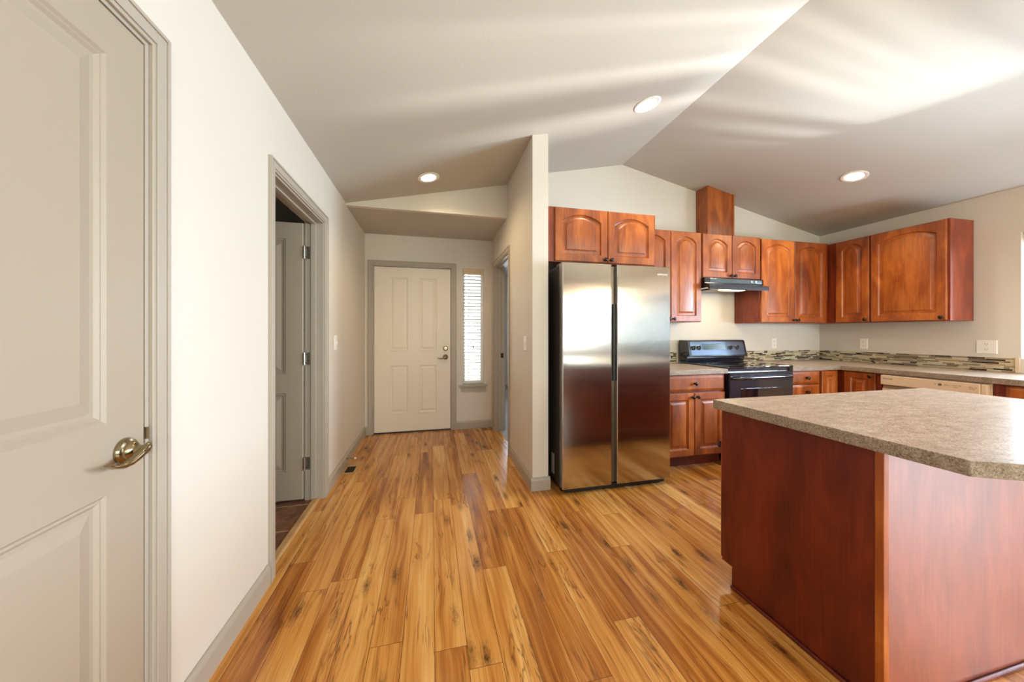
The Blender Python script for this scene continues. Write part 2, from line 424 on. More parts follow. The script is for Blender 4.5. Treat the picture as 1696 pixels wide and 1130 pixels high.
PD = (3.317, 4.13)
m = MB()
for y0, y1, z0 in ((PY, PD[0], 0), (PD[0], PD[1], DZ), (PD[1], 7.3, 0)):
    if y1 > 7: m.box(PX0, PX1, y0, y1, z0, 2.6)
    else: m.prism([(PX0, z0), (PX1, z0), (PX1, zc(PX1)), (PX0, zc(PX0))], 1, y0, y1)
struct(m.build('wall_partition', 'wall'), 'cream partition wall between the hall and the refrigerator', 'wall')

m = MB().prism([(PX1, 0), (XR+T, 0), (XR+T, zc(XR)), (XM, zc(XM)), (PX1, zc(PX1))], 1, YK, YK+T)
struct(m.build('wall_back', 'wall'), 'cream gabled kitchen wall behind the range', 'wall')

RW = (.35, 1.735, 1.0, 2.045); RP = (-3.40, -.35, .05, 2.06)
m = MB()
for y0, y1, z0, z1 in ((YR-T, RP[0], 0, ZE), (RP[0], RP[1], 0, RP[2]), (RP[0], RP[1], RP[3], ZE), (RP[1], RW[0], 0, ZE), (RW[0], RW[1], 0, RW[2]), (RW[0], RW[1], RW[3], ZE), (RW[1], YK+T, 0, ZE)):
    m.box(XR, XR+T, y0, y1, z0, z1)
struct(m.build('wall_right', 'wall'), 'tan kitchen wall beside the sink window', 'wall')

W3 = (.3, 2.1, .9, 2.05); W4 = (2.5, 4.3, .9, 2.05)
m = MB()
for x0, x1, z0, z1 in ((XL-T, W3[0], 0, 2.2), (W3[0], W3[1], 0, W3[2]), (W3[0], W3[1], W3[3], 2.2), (W3[1], W4[0], 0, 2.2), (W4[0], W4[1], 0, W4[2]), (W4[0], W4[1], W4[3], 2.2), (W4[1], XR+T, 0, 2.2)):
    m.box(x0, x1, YR-T, YR, z0, z1)
m.prism([(XL-T, 2.2), (XR+T, 2.2), (XR+T, ZE), (XM, zc(XM)), (XL-T, ZE)], 1, YR-T, YR)
struct(m.build('wall_rear', 'wall'), 'cream rear wall with the living and dining windows', 'wall')

# rooms glimpsed through the side doorways
m = MB().box(-2.6, -2.5, 1.2, 4.4, 0, 2.5).box(-2.6, XL-T, 1.1, 1.2, 0, 2.5).box(-2.6, XL-T, 4.31, 4.41, 0, 2.5)
struct(m.build('wall_bath', 'wall'), 'walls of the dim room behind the open door', 'wall')
m = MB().box(-2.6, XL-T, 1.1, 4.4, 2.42, 2.52)
struct(m.build('ceiling_bath', 'ceiling'), 'ceiling of the dim room behind the open door', 'ceiling')
BW = (1.62, 3.0, .75, 2.05)
m = MB().box(4.1, 4.2, 3.34, 7.2, 0, 2.5)
for x0, x1, z0, z1 in ((PX0, BW[0], 0, 2.5), (BW[0], BW[1], 0, BW[2]), (BW[0], BW[1], BW[3], 2.5), (BW[1], 4.2, 0, 2.5)): m.box(x0, x1, 7.1, 7.2, z0, z1)
struct(m.build('wall_bedroom', 'wall'), 'walls of the bedroom beyond the hall doorway', 'wall')
m = MB().box(PX1, 4.2, 3.34, 7.2, 2.42, 2.52)
struct(m.build('ceiling_bedroom', 'ceiling'), 'ceiling of the bedroom beyond the hall doorway', 'ceiling')
m = MB().box(PX1, 4.1, 7.085, 7.1, .004, .1)
struct(m.build('baseboard_bedroom', 'trim'), 'grey baseboard in the bedroom', 'baseboard')
m = MB().box(-14, 16, -22, 20, -.35, -.25)
struct(m.build('ground_outside', 'lawn'), 'green lawn outside the house', 'ground')

m = MB().box(-3, PX0-.01, YF+T+.01, 7.45, -.249, -.05).box(-3, 8, 7.45, 19.9, -.249, -.05)  # pale pad added so ground seen through the sidelight reads white
struct(m.build('ground_pale_pad', 'grout'), 'pale porch pad added to whiten the view through the sidelight', 'ground')

# baseboards
def base_prof(m, horizontal_axis, a0, a1, wall, sgn):
    pr = [(0, 0), (.014, 0), (.014, .078), (.011, .088), (.007, .094), (.006, .100), (0, .100)]
    if horizontal_axis == 1: m.prism([(wall + sgn*q, z) for q, z in pr], 1, a0, a1)
    else: m.prism([(wall + sgn*q, z) for q, z in pr], 0, a0, a1)
m = MB(); base_prof(m, 1, 1.224, 1.863, XL, 1); base_prof(m, 1, 2.808, YF, XL, 1); base_prof(m, 1, YR, .325, XL, 1)
struct(m.build('baseboard_left', 'trim'), 'grey baseboard along the long hall wall', 'baseboard')
m = MB(); base_prof(m, 0, XL+.014, -.737, YF, -1); base_prof(m, 0, .308, PX0-.014, YF, -1)
struct(m.build('baseboard_front', 'trim'), 'grey baseboard under the sidelight window', 'baseboard')
m = MB(); base_prof(m, 1, PY, 3.258, PX0, -1); base_prof(m, 0, PX0-.014, PX1+.014, PY, -1)
struct(m.build('baseboard_partition', 'trim'), 'grey baseboard wrapping the end of the partition wall', 'baseboard')

# door casings: jamb lining + casing on both faces + stop
def casing(frame, w, h, depth, stop=None, both=False):
    """frame origin at the opening's bottom corner on the wall face; n>0 toward the viewer; wall runs to n=-depth"""
    m = MB(frame); c = .057; r = .006
    def side(n0, s):
        for (i0, i1, t) in ((0, .012, .010), (.012, .046, .014), (.046, c, .018)):
            a, b = sorted((n0, n0 + s*t))
            m.box(-i1+r, -i0+r, 0, h+i1-r, a, b); m.box(w+i0-r, w+i1-r, 0, h+i1-r, a, b); m.box(-i0+r, w+i0-r, h+i0-r, h+i1-r, a, b)
    side(0, 1)
    if both: side(-depth, -1)
    j = .016
    m.box(0, j, 0, h, -depth, 0); m.box(w-j, w, 0, h, -depth, 0); m.box(j, w-j, h-j, h, -depth, 0)
    if stop:
        a, b = stop
        m.box(j, j+.011, 0, h-j, a, b); m.box(w-j-.011, w-j, 0, h-j, a, b); m.box(j, w-j, h-j-.011, h-j, a, b)
    return m
o = casing(left_frame(XL, D1[0]), D1[1]-D1[0], DZ, T, (-.075, -.043)).build('trim_1', 'trim', bevel=.0015)
tr1 = struct(o, 'greige casing around the closet door', 'door casing')
MB(left_frame(XL, D1[1])).box(-.0175, -.0160, .915, .968, -.040, -.004).box(-.0175, -.0165, .925, .958, -.004, .0075).build('strike_plate', 'nickel', tr1, bevel=.002)
o = casing(left_frame(XL, D2[0]), D2[1]-D2[0], DZ, T, (-.080, -.048), True).build('trim_2', 'trim', bevel=.0015)
tr2 = struct(o, 'greige casing around the open interior doorway', 'door casing')
o = casing(back_frame(FD[0], YF), FD[1]-FD[0], DZ, T, (-.085, -.045)).build('trim_3', 'trim', bevel=.0015)
tr3 = struct(o, 'greige casing around the front door', 'door casing')
o = casing(right_frame(PX0, PD[1]), PD[1]-PD[0], DZ, PX1-PX0, (-.075, -.043), True).build('trim_4', 'trim', bevel=.0015)
tr4 = struct(o, 'greige casing around the bedroom doorway in the partition', 'door casing')
MB(back_frame(PX0, PD[1]-.016)).box(.078, .112, .905, .965, 0, .002).build('strike_plate', 'bronze', tr4, bevel=.001)
m = MB().prism([(XL-.075, 0), (XL-.025, 0), (XL-.028, .009), (XL-.035, .012), (XL-.066, .012), (XL-.075, .004)], 1, D2[0]+.017, D2[1]-.017)
struct(m.build('trim_5', 'vent_wood'), 'wooden threshold strip between plank floor and tile', 'threshold')

# ------------------------------------------------------------------ doors
DPROF = ((0, 0), (.007, -.006), (.012, -.0045), (.020, -.011), (.030, -.011), (.058, -.004), (.060, -.0035))
def lever_set(frame, parent, mat='nickel', big=1.0, swing=-1):
    """round rose + wavy lever; u toward swing side"""
    a = MB(frame).lathe([(.033, 0), (.033, .006), (.030, .011), (.024, .013), (.023, .018), (.020, .022), (.0155, .025), (.0125, .027), (.0125, .040), (.010, .043)], (0, 0, 0), 2, 28)
    lev = a.build('lever_handle', mat, parent, smooth=22)
    s = swing
    pts = [(-s*.019, .005, .044), (-s*.010, .004, .046), (s*.004, .001, .047), (s*.022, -.008, .046), (s*.042, -.017, .043), (s*.062, -.0195, .041), (s*.084, -.014, .041), (s*.104, -.004, .043)]
    rad = [(.003, .010), (.0075, .0145), (.009, .0125), (.0095, .0105), (.0105, .0095), (.011, .0075), (.011, .005), (.007, .002)]
    MB(frame).sweep(pts, rad, (0, 1, 0), 14).build('lever_blade', mat, lev, smooth=60)
    return lev

# door_1: closet door in the left wall
m = MB(left_frame(XL-.036, D1[0]+.019)); W = D1[1]-D1[0]-.038
m.slab(0, .012, W, 2.004, 0, .035, [(.112, .205, W-.112, .810), (.112, .985, W-.112, 1.892)], prof=DPROF)
d1 = struct(m.build('door_1', 'door'), 'greige two panel closet door with a lever handle', 'door')
lever_set(left_frame(XL-.001, 1.083, .914), d1)
for z in (.22, 1.02, 1.82): MB(left_frame(XL, D1[0]+.0175)).lathe([(.006, -.045), (.006, .045)], (0, z, .004), 1, 10).build('hinge', 'steel_hinge', d1, smooth=40)

# door_2: inner door standing open into the dim room
YD = 2.728; m = MB(back_frame(-1.70, YD+.035)); W = .795
m.slab(0, .014, W, 1.998, 0, .035, [(.112, .200, W-.112, .770), (.112, .905, W-.112, 1.880)], prof=DPROF)
d2 = struct(m.build('door_2', 'door'), 'greige interior door standing open into the dim tiled room', 'door')
for z in (.27, 1.03, 1.80):
    m = MB(back_frame(-.897, YD)).lathe([(.0065, -.046), (.0065, .046)], (0, z, .004), 1, 10)
    m.box(.0, .036, z-.045, z+.045, -.0085, -.0045).box(-.010, -.0065, z-.045, z+.045, -.030, .001)
    h = m.build('hinge', 'steel_hinge', d2)
    m = MB(back_frame(-.897, YD))
    for q in ((.012, z+.03), (.026, z+.012), (.012, z-.03), (.026, z-.014)): m.lathe([(.0035, -.0046), (.0035, -.0035)], (q[0], q[1], 0), 2, 8)
    m.build('screw', 'black_matt', h)

# door_3: front door
m = MB(back_frame(FD[0]+.019, YF+.045)); W = FD[1]-FD[0]-.038
x0 = -(FD[0]+.019)
m.slab(0, .016, W, 1.998, 0, .044, [(-.498+x0, .215, -.274+x0, .812), (-.152+x0, .215, .068+x0, .812), (-.498+x0, .976, -.274+x0, 1.880), (-.152+x0, .976, .068+x0, 1.880)],
       prof=((0, 0), (.006, .003), (.014, .001), (.022, -.006), (.030, -.006), (.050, .001), (.052, .001)))
d3 = struct(m.build('door_3', 'front_door'), 'off white four panel front door at the end of the hall', 'door')
lever_set(back_frame(.168, YF+.001, .915), d3)
m = MB(back_frame(.168, YF+.001, 1.022)).lathe([(.031, 0), (.031, .006), (.027, .010), (.020, .012), (.018, .012)], (0, 0, 0), 2, 24)
db = m.build('deadbolt', 'nickel', d3, smooth=35)
MB(back_frame(.168, YF+.001, 1.022)).box(-.017, .017, -.005, .005, .012, .026).build('thumb_turn', 'nickel', db, bevel=.002)
for z in (.24, 1.02, 1.78):
    MB(back_frame(FD[0]+.015, YF)).lathe([(.008, -.05), (.008, .05)], (0, z, .006), 1, 10).build('hinge', 'steel_hinge', d3, smooth=40)
m = MB().box(FD[0]+.016, FD[1]-.016, YF-.002, YF+T, 0, .014)
struct(m.build('trim_6', 'black_matt'), 'dark threshold under the front door', 'threshold')

# ------------------------------------------------------------------ windows
def window(name, frame, w, h, depth, label, bars=(), bar_w=.02, mat='white', hbars=()):
    """frame origin at the opening's bottom corner on the room face"""
    m = MB(frame); f = .035; n0, n1 = -depth+.01, -depth+.05
    m.box(0, f, 0, h, n0, n1).box(w-f, w, 0, h, n0, n1).box(f, w-f, 0, f, n0, n1).box(f, w-f, h-f, h, n0, n1)
    for b in bars:
        b, bw = b if isinstance(b, tuple) else (b, bar_w)
        m.box(b-bw/2, b+bw/2, f, h-f, n0+.008, n1-.008)
    for b in hbars: m.box(f, w-f, b-bar_w/2, b+bar_w/2, n0+.010, n1-.010)
    o = struct(m.build(name, mat, bevel=.002), label, 'window')
    MB(frame).box(f, w-f, f, h-f, n0+.017, n0+.022).build('pane', 'glass', o)
    return o
w1 = window('window_1', back_frame(SW[0], YF, SW[2]), SW[1]-SW[0], SW[3]-SW[2], T, 'narrow sidelight window beside the front door')
m = MB().box(SW[0]-.045, SW[1]+.045, YF-.032, YF, SW[2]-.026, SW[2]-.004).box(SW[0]+.001, SW[1]-.001, YF, YF+.07, SW[2]-.004, SW[2]+.001)
sl = m.build('sill', 'trim', w1, bevel=.002)
MB().box(SW[0]-.022, SW[1]+.022, YF-.016, YF, SW[2]-.085, SW[2]-.026).build('apron', 'trim', sl, bevel=.002)
w2 = window('window_2', right_frame(XR, RW[1], RW[2]), RW[1]-RW[0], RW[3]-RW[2], T, 'bright kitchen window over the sink counter', ((.22, .10), (.335, .022), (.385, .02), (.45, .03), (.70, .03)), .028)  # uneven vertical bars added out of view to cut the spots into streaks
m = MB().box(XR+.001, XR+T-.05, RW[0], RW[1], RW[2]-.004, RW[2]+.004); m.build('sill', 'white', w2)
window('window_3', rear_frame(W3[1], YR, W3[2]), W3[1]-W3[0], W3[3]-W3[2], T, 'living room window in the rear wall', (.9,), .06)
window('window_6', right_frame(XR, RP[1], RP[2]), RP[1]-RP[0], RP[3]-RP[2], T, 'tall sliding patio window in the wall past the sink', (1.52,), .08)
window('window_4', rear_frame(W4[1], YR, W4[2]), W4[1]-W4[0], W4[3]-W4[2], T, 'wide dining window in the rear wall', (.9,), .06)
window('window_5', back_frame(BW[0], 7.1, BW[2]), BW[1]-BW[0], BW[3]-BW[2], .1, 'bedroom window seen past the hall doorway', (.69,), .05)

# blind in the sidelight
bl = thing('window_blind', (.5165, YF+.03, SW[3]), 'white horizontal slat blind with cream valance in the narrow sidelight', 'window blind')
m = MB().box(SW[0]+.002, SW[1]-.002, YF+.006, YF+.016, SW[3]-.072, SW[3]-.002).box(SW[0]+.002, SW[1]-.002, YF-.004, YF+.006, SW[3]-.030, SW[3]-.002)
m.build('valance', 'valance', bl, bevel=.003)
MB().box(SW[0]+.008, SW[1]-.008, YF+.018, YF+.055, SW[3]-.055, SW[3]-.010).build('headrail', 'slat', bl, bevel=.002)
m = MB(); zz = SW[3]-.09
while zz > SW[2]+.06:
    m.prism([(YF+.018, zz+.0045), (YF+.037, zz+.0030), (YF+.055, zz-.004), (YF+.055, zz-.0065), (YF+.037, zz+.0005), (YF+.018, zz+.002)], 0, SW[0]+.008, SW[1]-.030); zz -= .0425
m.build('slats', 'slat', bl)
MB().box(SW[0]+.008, SW[1]-.030, YF+.022, YF+.050, SW[2]+.025, SW[2]+.045).build('bottom_rail', 'slat', bl, bevel=.003)
m = MB()
for x in (SW[0]+.045, SW[1]-.075):
    m.box(x-.0012, x+.0012, YF+.017, YF+.0185, SW[2]+.04, SW[3]-.06)
m.build('cord', 'bisque_dark', bl)
MB().lathe([(.004, 0), (.009, .012), (.004, .03)], (SW[0]+.135, YF+.012, 1.02), 2, 10).build('tassel', 'bronze', bl)

# head rail of the blind in the kitchen window
kb = thing('window_blind', (XR+.03, 1.04, RW[3]), 'raised blind with its head rail at the top of the kitchen window', 'window blind')
MB().box(XR+.008, XR+.05, RW[0]+.02, RW[1]-.02, RW[3]-.05, RW[3]-.004).build('headrail', 'valance', kb, bevel=.003)
MB().box(XR+.012, XR+.046, RW[0]+.02, RW[1]-.02, RW[3]-.11, RW[3]-.052).build('slats', 'slat', kb, bevel=.002)

# ------------------------------------------------------------------ cabinets
CPROF = ((0, 0), (.003, -.003), (.007, -.011), (.010, -.013), (.018, -.013), (.040, -.003), (.042, -.001), (.044, -.0005))
FRAME_W = .058
def knob(frame, u, v, parent, n=.019):
    MB(frame).lathe([(.009, n), (.009, n+.003), (.0055, n+.007), (.006, n+.013), (.015, n+.019), (.0172, n+.024), (.013, n+.029), (.004, n+.031)], (u, v, 0), 2, 18).build('knob', 'bronze', parent, smooth=50)
def cab_door(frame, u0, u1, v0, v1, root, arch=True, kn=None, mat='cherry'):
    w, h = u1-u0, v1-v0; fw = min(FRAME_W, w*.22)
    rise = min(.055, w*.16) if arch else 0
    d = MB(frame).slab(u0, v0, w, h, .001, .019, [(fw, fw, w-fw, h-fw+(.012 if arch else 0), rise)], edge=.005, drop=.004, prof=CPROF).build('door', mat, root, smooth=25)
    if kn: knob(frame, kn[0], kn[1], d, .020)
    return d
def cab_drawer(frame, u0, u1, v0, v1, root, mat='cherry', has_knob=True):
    d = MB(frame).slab(u0, v0, u1-u0, v1-v0, .001, .019, (), edge=.022, drop=.010).build('drawer', mat, root)
    if has_knob: knob(frame, (u0+u1)/2, (v0+v1)/2, d, .020)
    return d

G1 = 'cherry wall cabinets'; G2 = 'cherry base cabinets'
def wall_cab(frame, u0, u1, v0, v1, depth, doors, label, body_extra=None):
    """frame on the cabinet's face plane; doors = list of (u0,u1,knob side or None)"""
    o_, U, V, N = frame
    c = o_ + U*(u0+u1)/2 + V*v0 - N*depth/2
    r = thing('wall_cabinet', c, label, 'cabinet', G1)
    m = MB(frame).box(u0, u1, v0, v1, -depth, 0)
    if body_extra: m.box(*body_extra)
    m.build('body', 'cherry_box', r, bevel=.0015)
    for a, b, k in doors:
        cab_door(frame, a, b, v0+.006, v1-.006, r, True, None if k is None else ((b-.024 if k == 'r' else a+.024), v0+.030))
    return r
fb = lambda y: back_frame(0, y)
# over the refrigerator
fr1 = fb(2.572)
wall_cab(fr1, PX1+.004, 1.890, 1.792, 2.236, YK-.004-2.572, [(.962, 1.425, 'r'), (1.430, 1.872, 'l')], 'deep two door cherry cabinet above the stainless refrigerator')
fr2 = fb(2.910)
wall_cab(fr2, 1.898, 2.667, 1.325, 2.236, .305, [(1.925, 2.300, 'r'), (2.306, 2.660, 'l')], 'tall cherry wall cabinet between refrigerator and range hood')
wall_cab(fr2, 2.671, 3.409, 1.778, 2.236, .305, [(2.678, 3.038, 'r'), (3.043, 3.403, 'l')], 'short two door cherry cabinet above the black range hood')
wall_cab(fr2, 3.413, 4.378, 1.325, 2.228, .305, [(3.424, 3.874, 'r'), (3.880, 4.330, 'l')], 'tall two door cherry wall cabinet to the corner side of the hood')
fr3 = right_frame(4.400, 0)
wall_cab(fr3, -3.214, -2.534, 1.325, 2.222, XR-.003-4.400, [(-2.835, -2.540, 'r')], 'narrow one door cherry cabinet in the wall corner')
wall_cab(fr3, -2.530, -1.984, 1.325, 2.222, XR-.003-4.400, [(-2.524, -2.000, 'r')], 'wide one door cherry cabinet nearest the kitchen window')
# vent chase above the hood
m = MB().prism([(2.890, 2.2365), (3.228, 2.2365), (3.228, zc(3.228)-.002), (2.890, zc(2.890)-.002)], 1, 3.052, YK-.002)
vc = thing('vent_chase', (3.06, 3.13, 2.2365), 'cherry duct box rising from the hood cabinet to the ceiling', 'duct box')
m.build('body', 'cherry', vc, bevel=.002)
MB().prism([(3.212, 2.2365), (3.232, 2.2365), (3.232, zc(3.232)-.002), (3.212, zc(3.212)-.002)], 1, 3.046, 3.051).build('edge_strip', 'cherry', vc)

def base_cab(frame, u0, u1, depth, label, fronts, mat='cherry', toe=True):
    o_, U, V, N = frame
    r = thing('base_cabinet', o_ + U*(u0+u1)/2 - N*depth/2, label, 'cabinet', G2)
    MB(frame).box(u0, u1, .1, .842, -depth, 0).build('body', 'cherry_box', r, bevel=.0015)
    MB(frame).box(u0, u1, 0, .0995, -depth, -.06).build('toe_kick', 'cherry_shaded', r)
    for f in fronts:
        if f[0] == 'drawer': cab_drawer(frame, *f[1:5], r, mat, f[5] if len(f) > 5 else True)
        else: cab_door(frame, *f[1:5], r, False, f[5], mat)
    return r
fc = fb(2.600)
base_cab(fc, 1.960, 2.645, YK-.004-2.6, 'cherry base cabinet between refrigerator and range', [('drawer', 1.972, 2.633, .690, .832), ('door', 1.972, 2.300, .112, .674, (2.276, .640)), ('door', 2.305, 2.633, .112, .674, (2.329, .640))])
base_cab(fc, 3.416, 3.798, YK-.004-2.6, 'narrow cherry drawer cabinet on the corner side of the range', [('drawer', 3.428, 3.786, .712, .834), ('drawer', 3.428, 3.786, .56, .704), ('drawer', 3.428, 3.786, .112, .552)])
base_cab(fc, 3.801, 4.044, YK-.004-2.6, 'slim cherry corner base cabinet with a plain door', [('door', 3.812, 4.020, .112, .834, None)])
fd = right_frame(4.068, 0)
base_cab(fd, -2.618, -2.262, XR-.004-4.068, 'cherry base cabinet between corner and dishwasher', [('door', -2.548, -2.300, .112, .834, (-2.330, .805))])
base_cab(fd, -1.618, -.72, XR-.004-4.068, 'cherry sink base cabinet on the window side of the dishwasher', [('drawer', -1.560, -1.165, .700, .832, False), ('drawer', -1.160, -.77, .700, .832, False), ('door', -1.560, -1.165, .112, .690, (-1.19, .66)), ('door', -1.160, -.77, .112, .690, (-1.135, .66))])

# ------------------------------------------------------------------ island
isl = thing('kitchen_island', (2.1, 1.08, 0), 'cherry kitchen island cabinet under a speckled countertop', 'kitchen island')
m = MB().box(1.402, 2.850, .777, 1.386, .1, .842).box(1.402, 2.850, .777, 1.331, 0, .1)
m.build('body', 'cherry_box', isl)
MB().prism([(.795, .0), (1.331, .0), (1.331, .1), (1.387, .1), (1.387, .842), (.795, .842)], 0, 1.398, 1.4015).build('side_panel', 'cherry_shaded', isl)
MB().box(1.4205, 2.850, .773, .7768, .002, .842).build('front_panel', 'cherry_glare', isl)
MB().box(1.396, 1.420, .771, .7945, .0, .842).build('corner_post', 'cherry', isl, bevel=.002)
MB().box(1.386, 1.3955, .80, 1.331, 0, .016).build('shoe_molding', 'cherry_shaded', isl, bevel=.006)
MB().box(1.4, 2.850, .761, .7708, 0, .018).build('shoe_molding', 'cherry_shaded', isl, bevel=.006)
fi = rear_frame(2.850, 1.388)
us = [0, .482, .964, 1.446]
for a, b in zip(us, us[1:]):
    cab_drawer(fi, a+.004, b-.004, .690, .836, isl, 'cherry_box')  # darker wood on these rear fronts stands in for their backlit shade
    cab_door(fi, a+.004, b-.004, .106, .682, isl, False, (b-.03, .65), 'cherry_box')

def counter(name, poly, z0, z1, label, edge=True):
    m = MB(); n = len(poly)
    a = [m.p(x, y, z0) for x, y in poly]; b = [m.p(x, y, z1) for x, y in poly]
    m.face(*b); m.face(*a[::-1])
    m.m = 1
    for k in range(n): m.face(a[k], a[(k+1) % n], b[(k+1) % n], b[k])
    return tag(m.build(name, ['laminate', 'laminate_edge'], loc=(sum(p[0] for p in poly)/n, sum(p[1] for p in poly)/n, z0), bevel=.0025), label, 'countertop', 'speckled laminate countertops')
arc = []
cx_, hw, sag, ya = 2.125, .758, .205, .582
R = (hw*hw + sag*sag)/(2*sag)
for k in range(33):
    x = cx_ + hw - 2*hw*k/32; arc.append((x, ya - (math.sqrt(R*R - (x-cx_)**2) - (R - sag))))
ip = [(1.367, 1.412), (1.367, ya)][::-1]
poly = [(2.883, 1.412), (1.367, 1.412)] + arc[::-1]
counter('countertop', poly, .8430, .886, 'speckled tan island countertop with a bowed breakfast edge')
counter('countertop', [(1.90, 2.562), (2.648, 2.562), (2.648, YK-.002), (1.90, YK-.002)], .8430, .886, 'short speckled countertop between refrigerator and range')
counter('countertop', [(3.412, 2.562), (4.024, 2.562), (4.024, -.3), (XR-.002, -.3), (XR-.002, YK-.002), (3.412, YK-.002)], .8430, .886, 'speckled corner countertop running under the kitchen window')

# ------------------------------------------------------------------ mosaic backsplash
def mosaic(name, frame, u0, u1, label, trim_at=None):
    m = MB(frame); rows = 9; z0, z1 = .8875, 1.004; rh = (z1-z0)/rows
    m.m = 6; m.box(u0, u1, z0, z1, .0005, .0042)
    rnd = random.Random(int(u0*50 + 400))
    for r in range(rows):
        u = u0 - rnd.random()*.08
        while u < u1:
            L = rnd.choice((.030, .05, .05, .075, .10, .10, .15)); a, b = max(u, u0), min(u+L, u1)
            if b-a > .008:
                m.m = rnd.choices(range(6), (26, 18, 16, 22, 20, 10))[0]
                m.box(a+.0009, b-.0009, z0+r*rh+.0009, z0+(r+1)*rh-.0009, .004, .0072)
            u += L
    return tag(m.build(name, TILES + [M['grout']], loc=tuple(frame[0] + frame[1]*u0)), label, 'backsplash', 'mosaic tile backsplashes')
mosaic('tile_backsplash', fb(YK), 1.93, 2.630, 'short mosaic tile backsplash strip between refrigerator and range')
mosaic('tile_backsplash', fb(YK), 3.30, XR-.009, 'mosaic tile backsplash strip from range to the wall corner')
bs = mosaic('tile_backsplash', right_frame(XR, 0), -(YK-.0005), -1.762, 'long mosaic tile backsplash strip under the outlets toward the window')
MB(right_frame(XR, 0)).box(-1.761, -1.738, .8875, 1.012, .0005, .014).build('end_trim', 'bisque', bs, bevel=.002)
bs0 = bpy.data.objects['tile_backsplash']
MB(fb(YK)).box(2.631, 2.646, .8875, 1.006, .0005, .012).build('end_trim', 'bisque', bs0, bevel=.002)

# ------------------------------------------------------------------ refrigerator
rf = thing('refrigerator', (1.405, 2.74, 0), 'side by side stainless steel refrigerator at the end of the partition wall', 'refrigerator')
MB().box(.955, 1.855, 2.432, 3.13, .035, 1.722).build('body', 'fridge_body', rf, bevel=.004)
def fdoor(x0, x1):
    m = MB()
    m.box(x0, x1, 2.366, 2.424, .052, 1.742)
    m2 = MB(fb(2.3655)).slab(x0, .050, x1-x0, 1.694, -.0002, .015, (), edge=.004, drop=.004)
    d = m.build('door', 'stainless_side', rf, bevel=.003)
    m2.build('front_skin', 'stainless', d)
    return d
dl = fdoor(.944, 1.346); dr = fdoor(1.394, 1.866)
MB().box(1.347, 1.393, 2.388, 2.424, .052, 1.735).build('handle_channel', 'channel', rf, bevel=.002)
MB().box(1.371, 1.3925, 2.372, 2.3875, .845, 1.440).build('handle_slot', 'black_matt', rf, bevel=.002)  # dark strip set along the recessed handle slot
MB().box(.975, 1.835, 2.385, 2.431, .012, .046).build('kick_grille', 'black_matt', rf, bevel=.002)
for x in (.99, 1.82):
    MB().lathe([(.020, 0), (.020, .008), (.010, .010), (.010, .034)], (x, 2.46, 0), 2, 14).build('foot', 'black_matt', rf)
    MB().lathe([(.020, 0), (.020, .008), (.010, .010), (.010, .034)], (x, 3.05, 0), 2, 14).build('foot', 'black_matt', rf)
MB().box(.950, 1.060, 2.40, 2.50, 1.7225, 1.752).build('hinge_cover', 'channel', rf, bevel=.006)
MB().box(1.750, 1.860, 2.40, 2.50, 1.7225, 1.752).build('hinge_cover', 'channel', rf, bevel=.006)
MB().box(.955, .975, 2.50, 3.10, 1.7225, 1.736).build('top_rail', 'channel', rf, bevel=.003)
lb = MB().box(.9530, .9548, 2.560, 2.615, .085, .245).build('rating_label', 'white', rf)
m = MB()
for k in range(9): m.box(.9525, .9530, 2.566, 2.600-.006*(k % 3), .235-.016*k-.004, .235-.016*k)
m.build('lettering', 'print', lb)
text('logo', 'SAMSUNG', .0205, (Vector((1.795, 2.3505, 1.682)), Vector((1, 0, 0)), Vector((0, 0, 1)), Vector((0, -1, 0))), 'white', dr)

# ------------------------------------------------------------------ range
rg = thing('kitchen_range', (3.03, 2.88, 0), 'black electric range with glass cooktop and knobbed back panel', 'range')
RX0, RX1 = 2.653, 3.408
MB().box(RX0, RX1, 2.592, 3.19, .03, .884).build('body', 'black', rg, bevel=.003)
MB().box(RX0+.01, RX1-.01, 2.68, 3.15, 0, .0295).build('base', 'black_matt', rg)
MB().box(RX0-.002, RX1+.002, 2.556, 3.085, .8865, .903).build('cooktop', 'black_glass', rg, bevel=.004)
od = MB(fb(2.591)).slab(RX0+.004, .225, RX1-RX0-.008, .625, 0, .038, (), edge=.006, drop=.006).build('oven_door', 'black', rg)
MB(fb(2.553)).box(RX0+.13, RX1-.13, .34, .70, .0002, .002).build('window', 'black_glass', od, bevel=.001)
m = MB(fb(2.553))
pts = [(RX0+.035, .795, .000), (RX0+.04, .797, .020), (RX0+.075, .800, .038), (RX0+.2, .803, .046), ((RX0+RX1)/2, .804, .049), (RX1-.2, .803, .046), (RX1-.075, .800, .038), (RX1-.04, .797, .020), (RX1-.035, .795, .000)]
m.sweep(pts, [(.011, .014)]*9, (0, 1, 0), 12).build('handle', 'black', od, smooth=50)
dw = MB(fb(2.591)).slab(RX0+.004, .045, RX1-RX0-.008, .172, 0, .032, (), edge=.006, drop=.006).build('storage_drawer', 'black', rg)
bgp = [(3.20, .9032), (3.093, .9032), (3.078, .952), (3.088, .960), (3.045, .966), (3.083, 1.128), (3.098, 1.138), (3.20, 1.138)]
bgd = MB().prism(bgp, 0, RX0, RX1).build('back_panel', 'black', rg, bevel=.003)
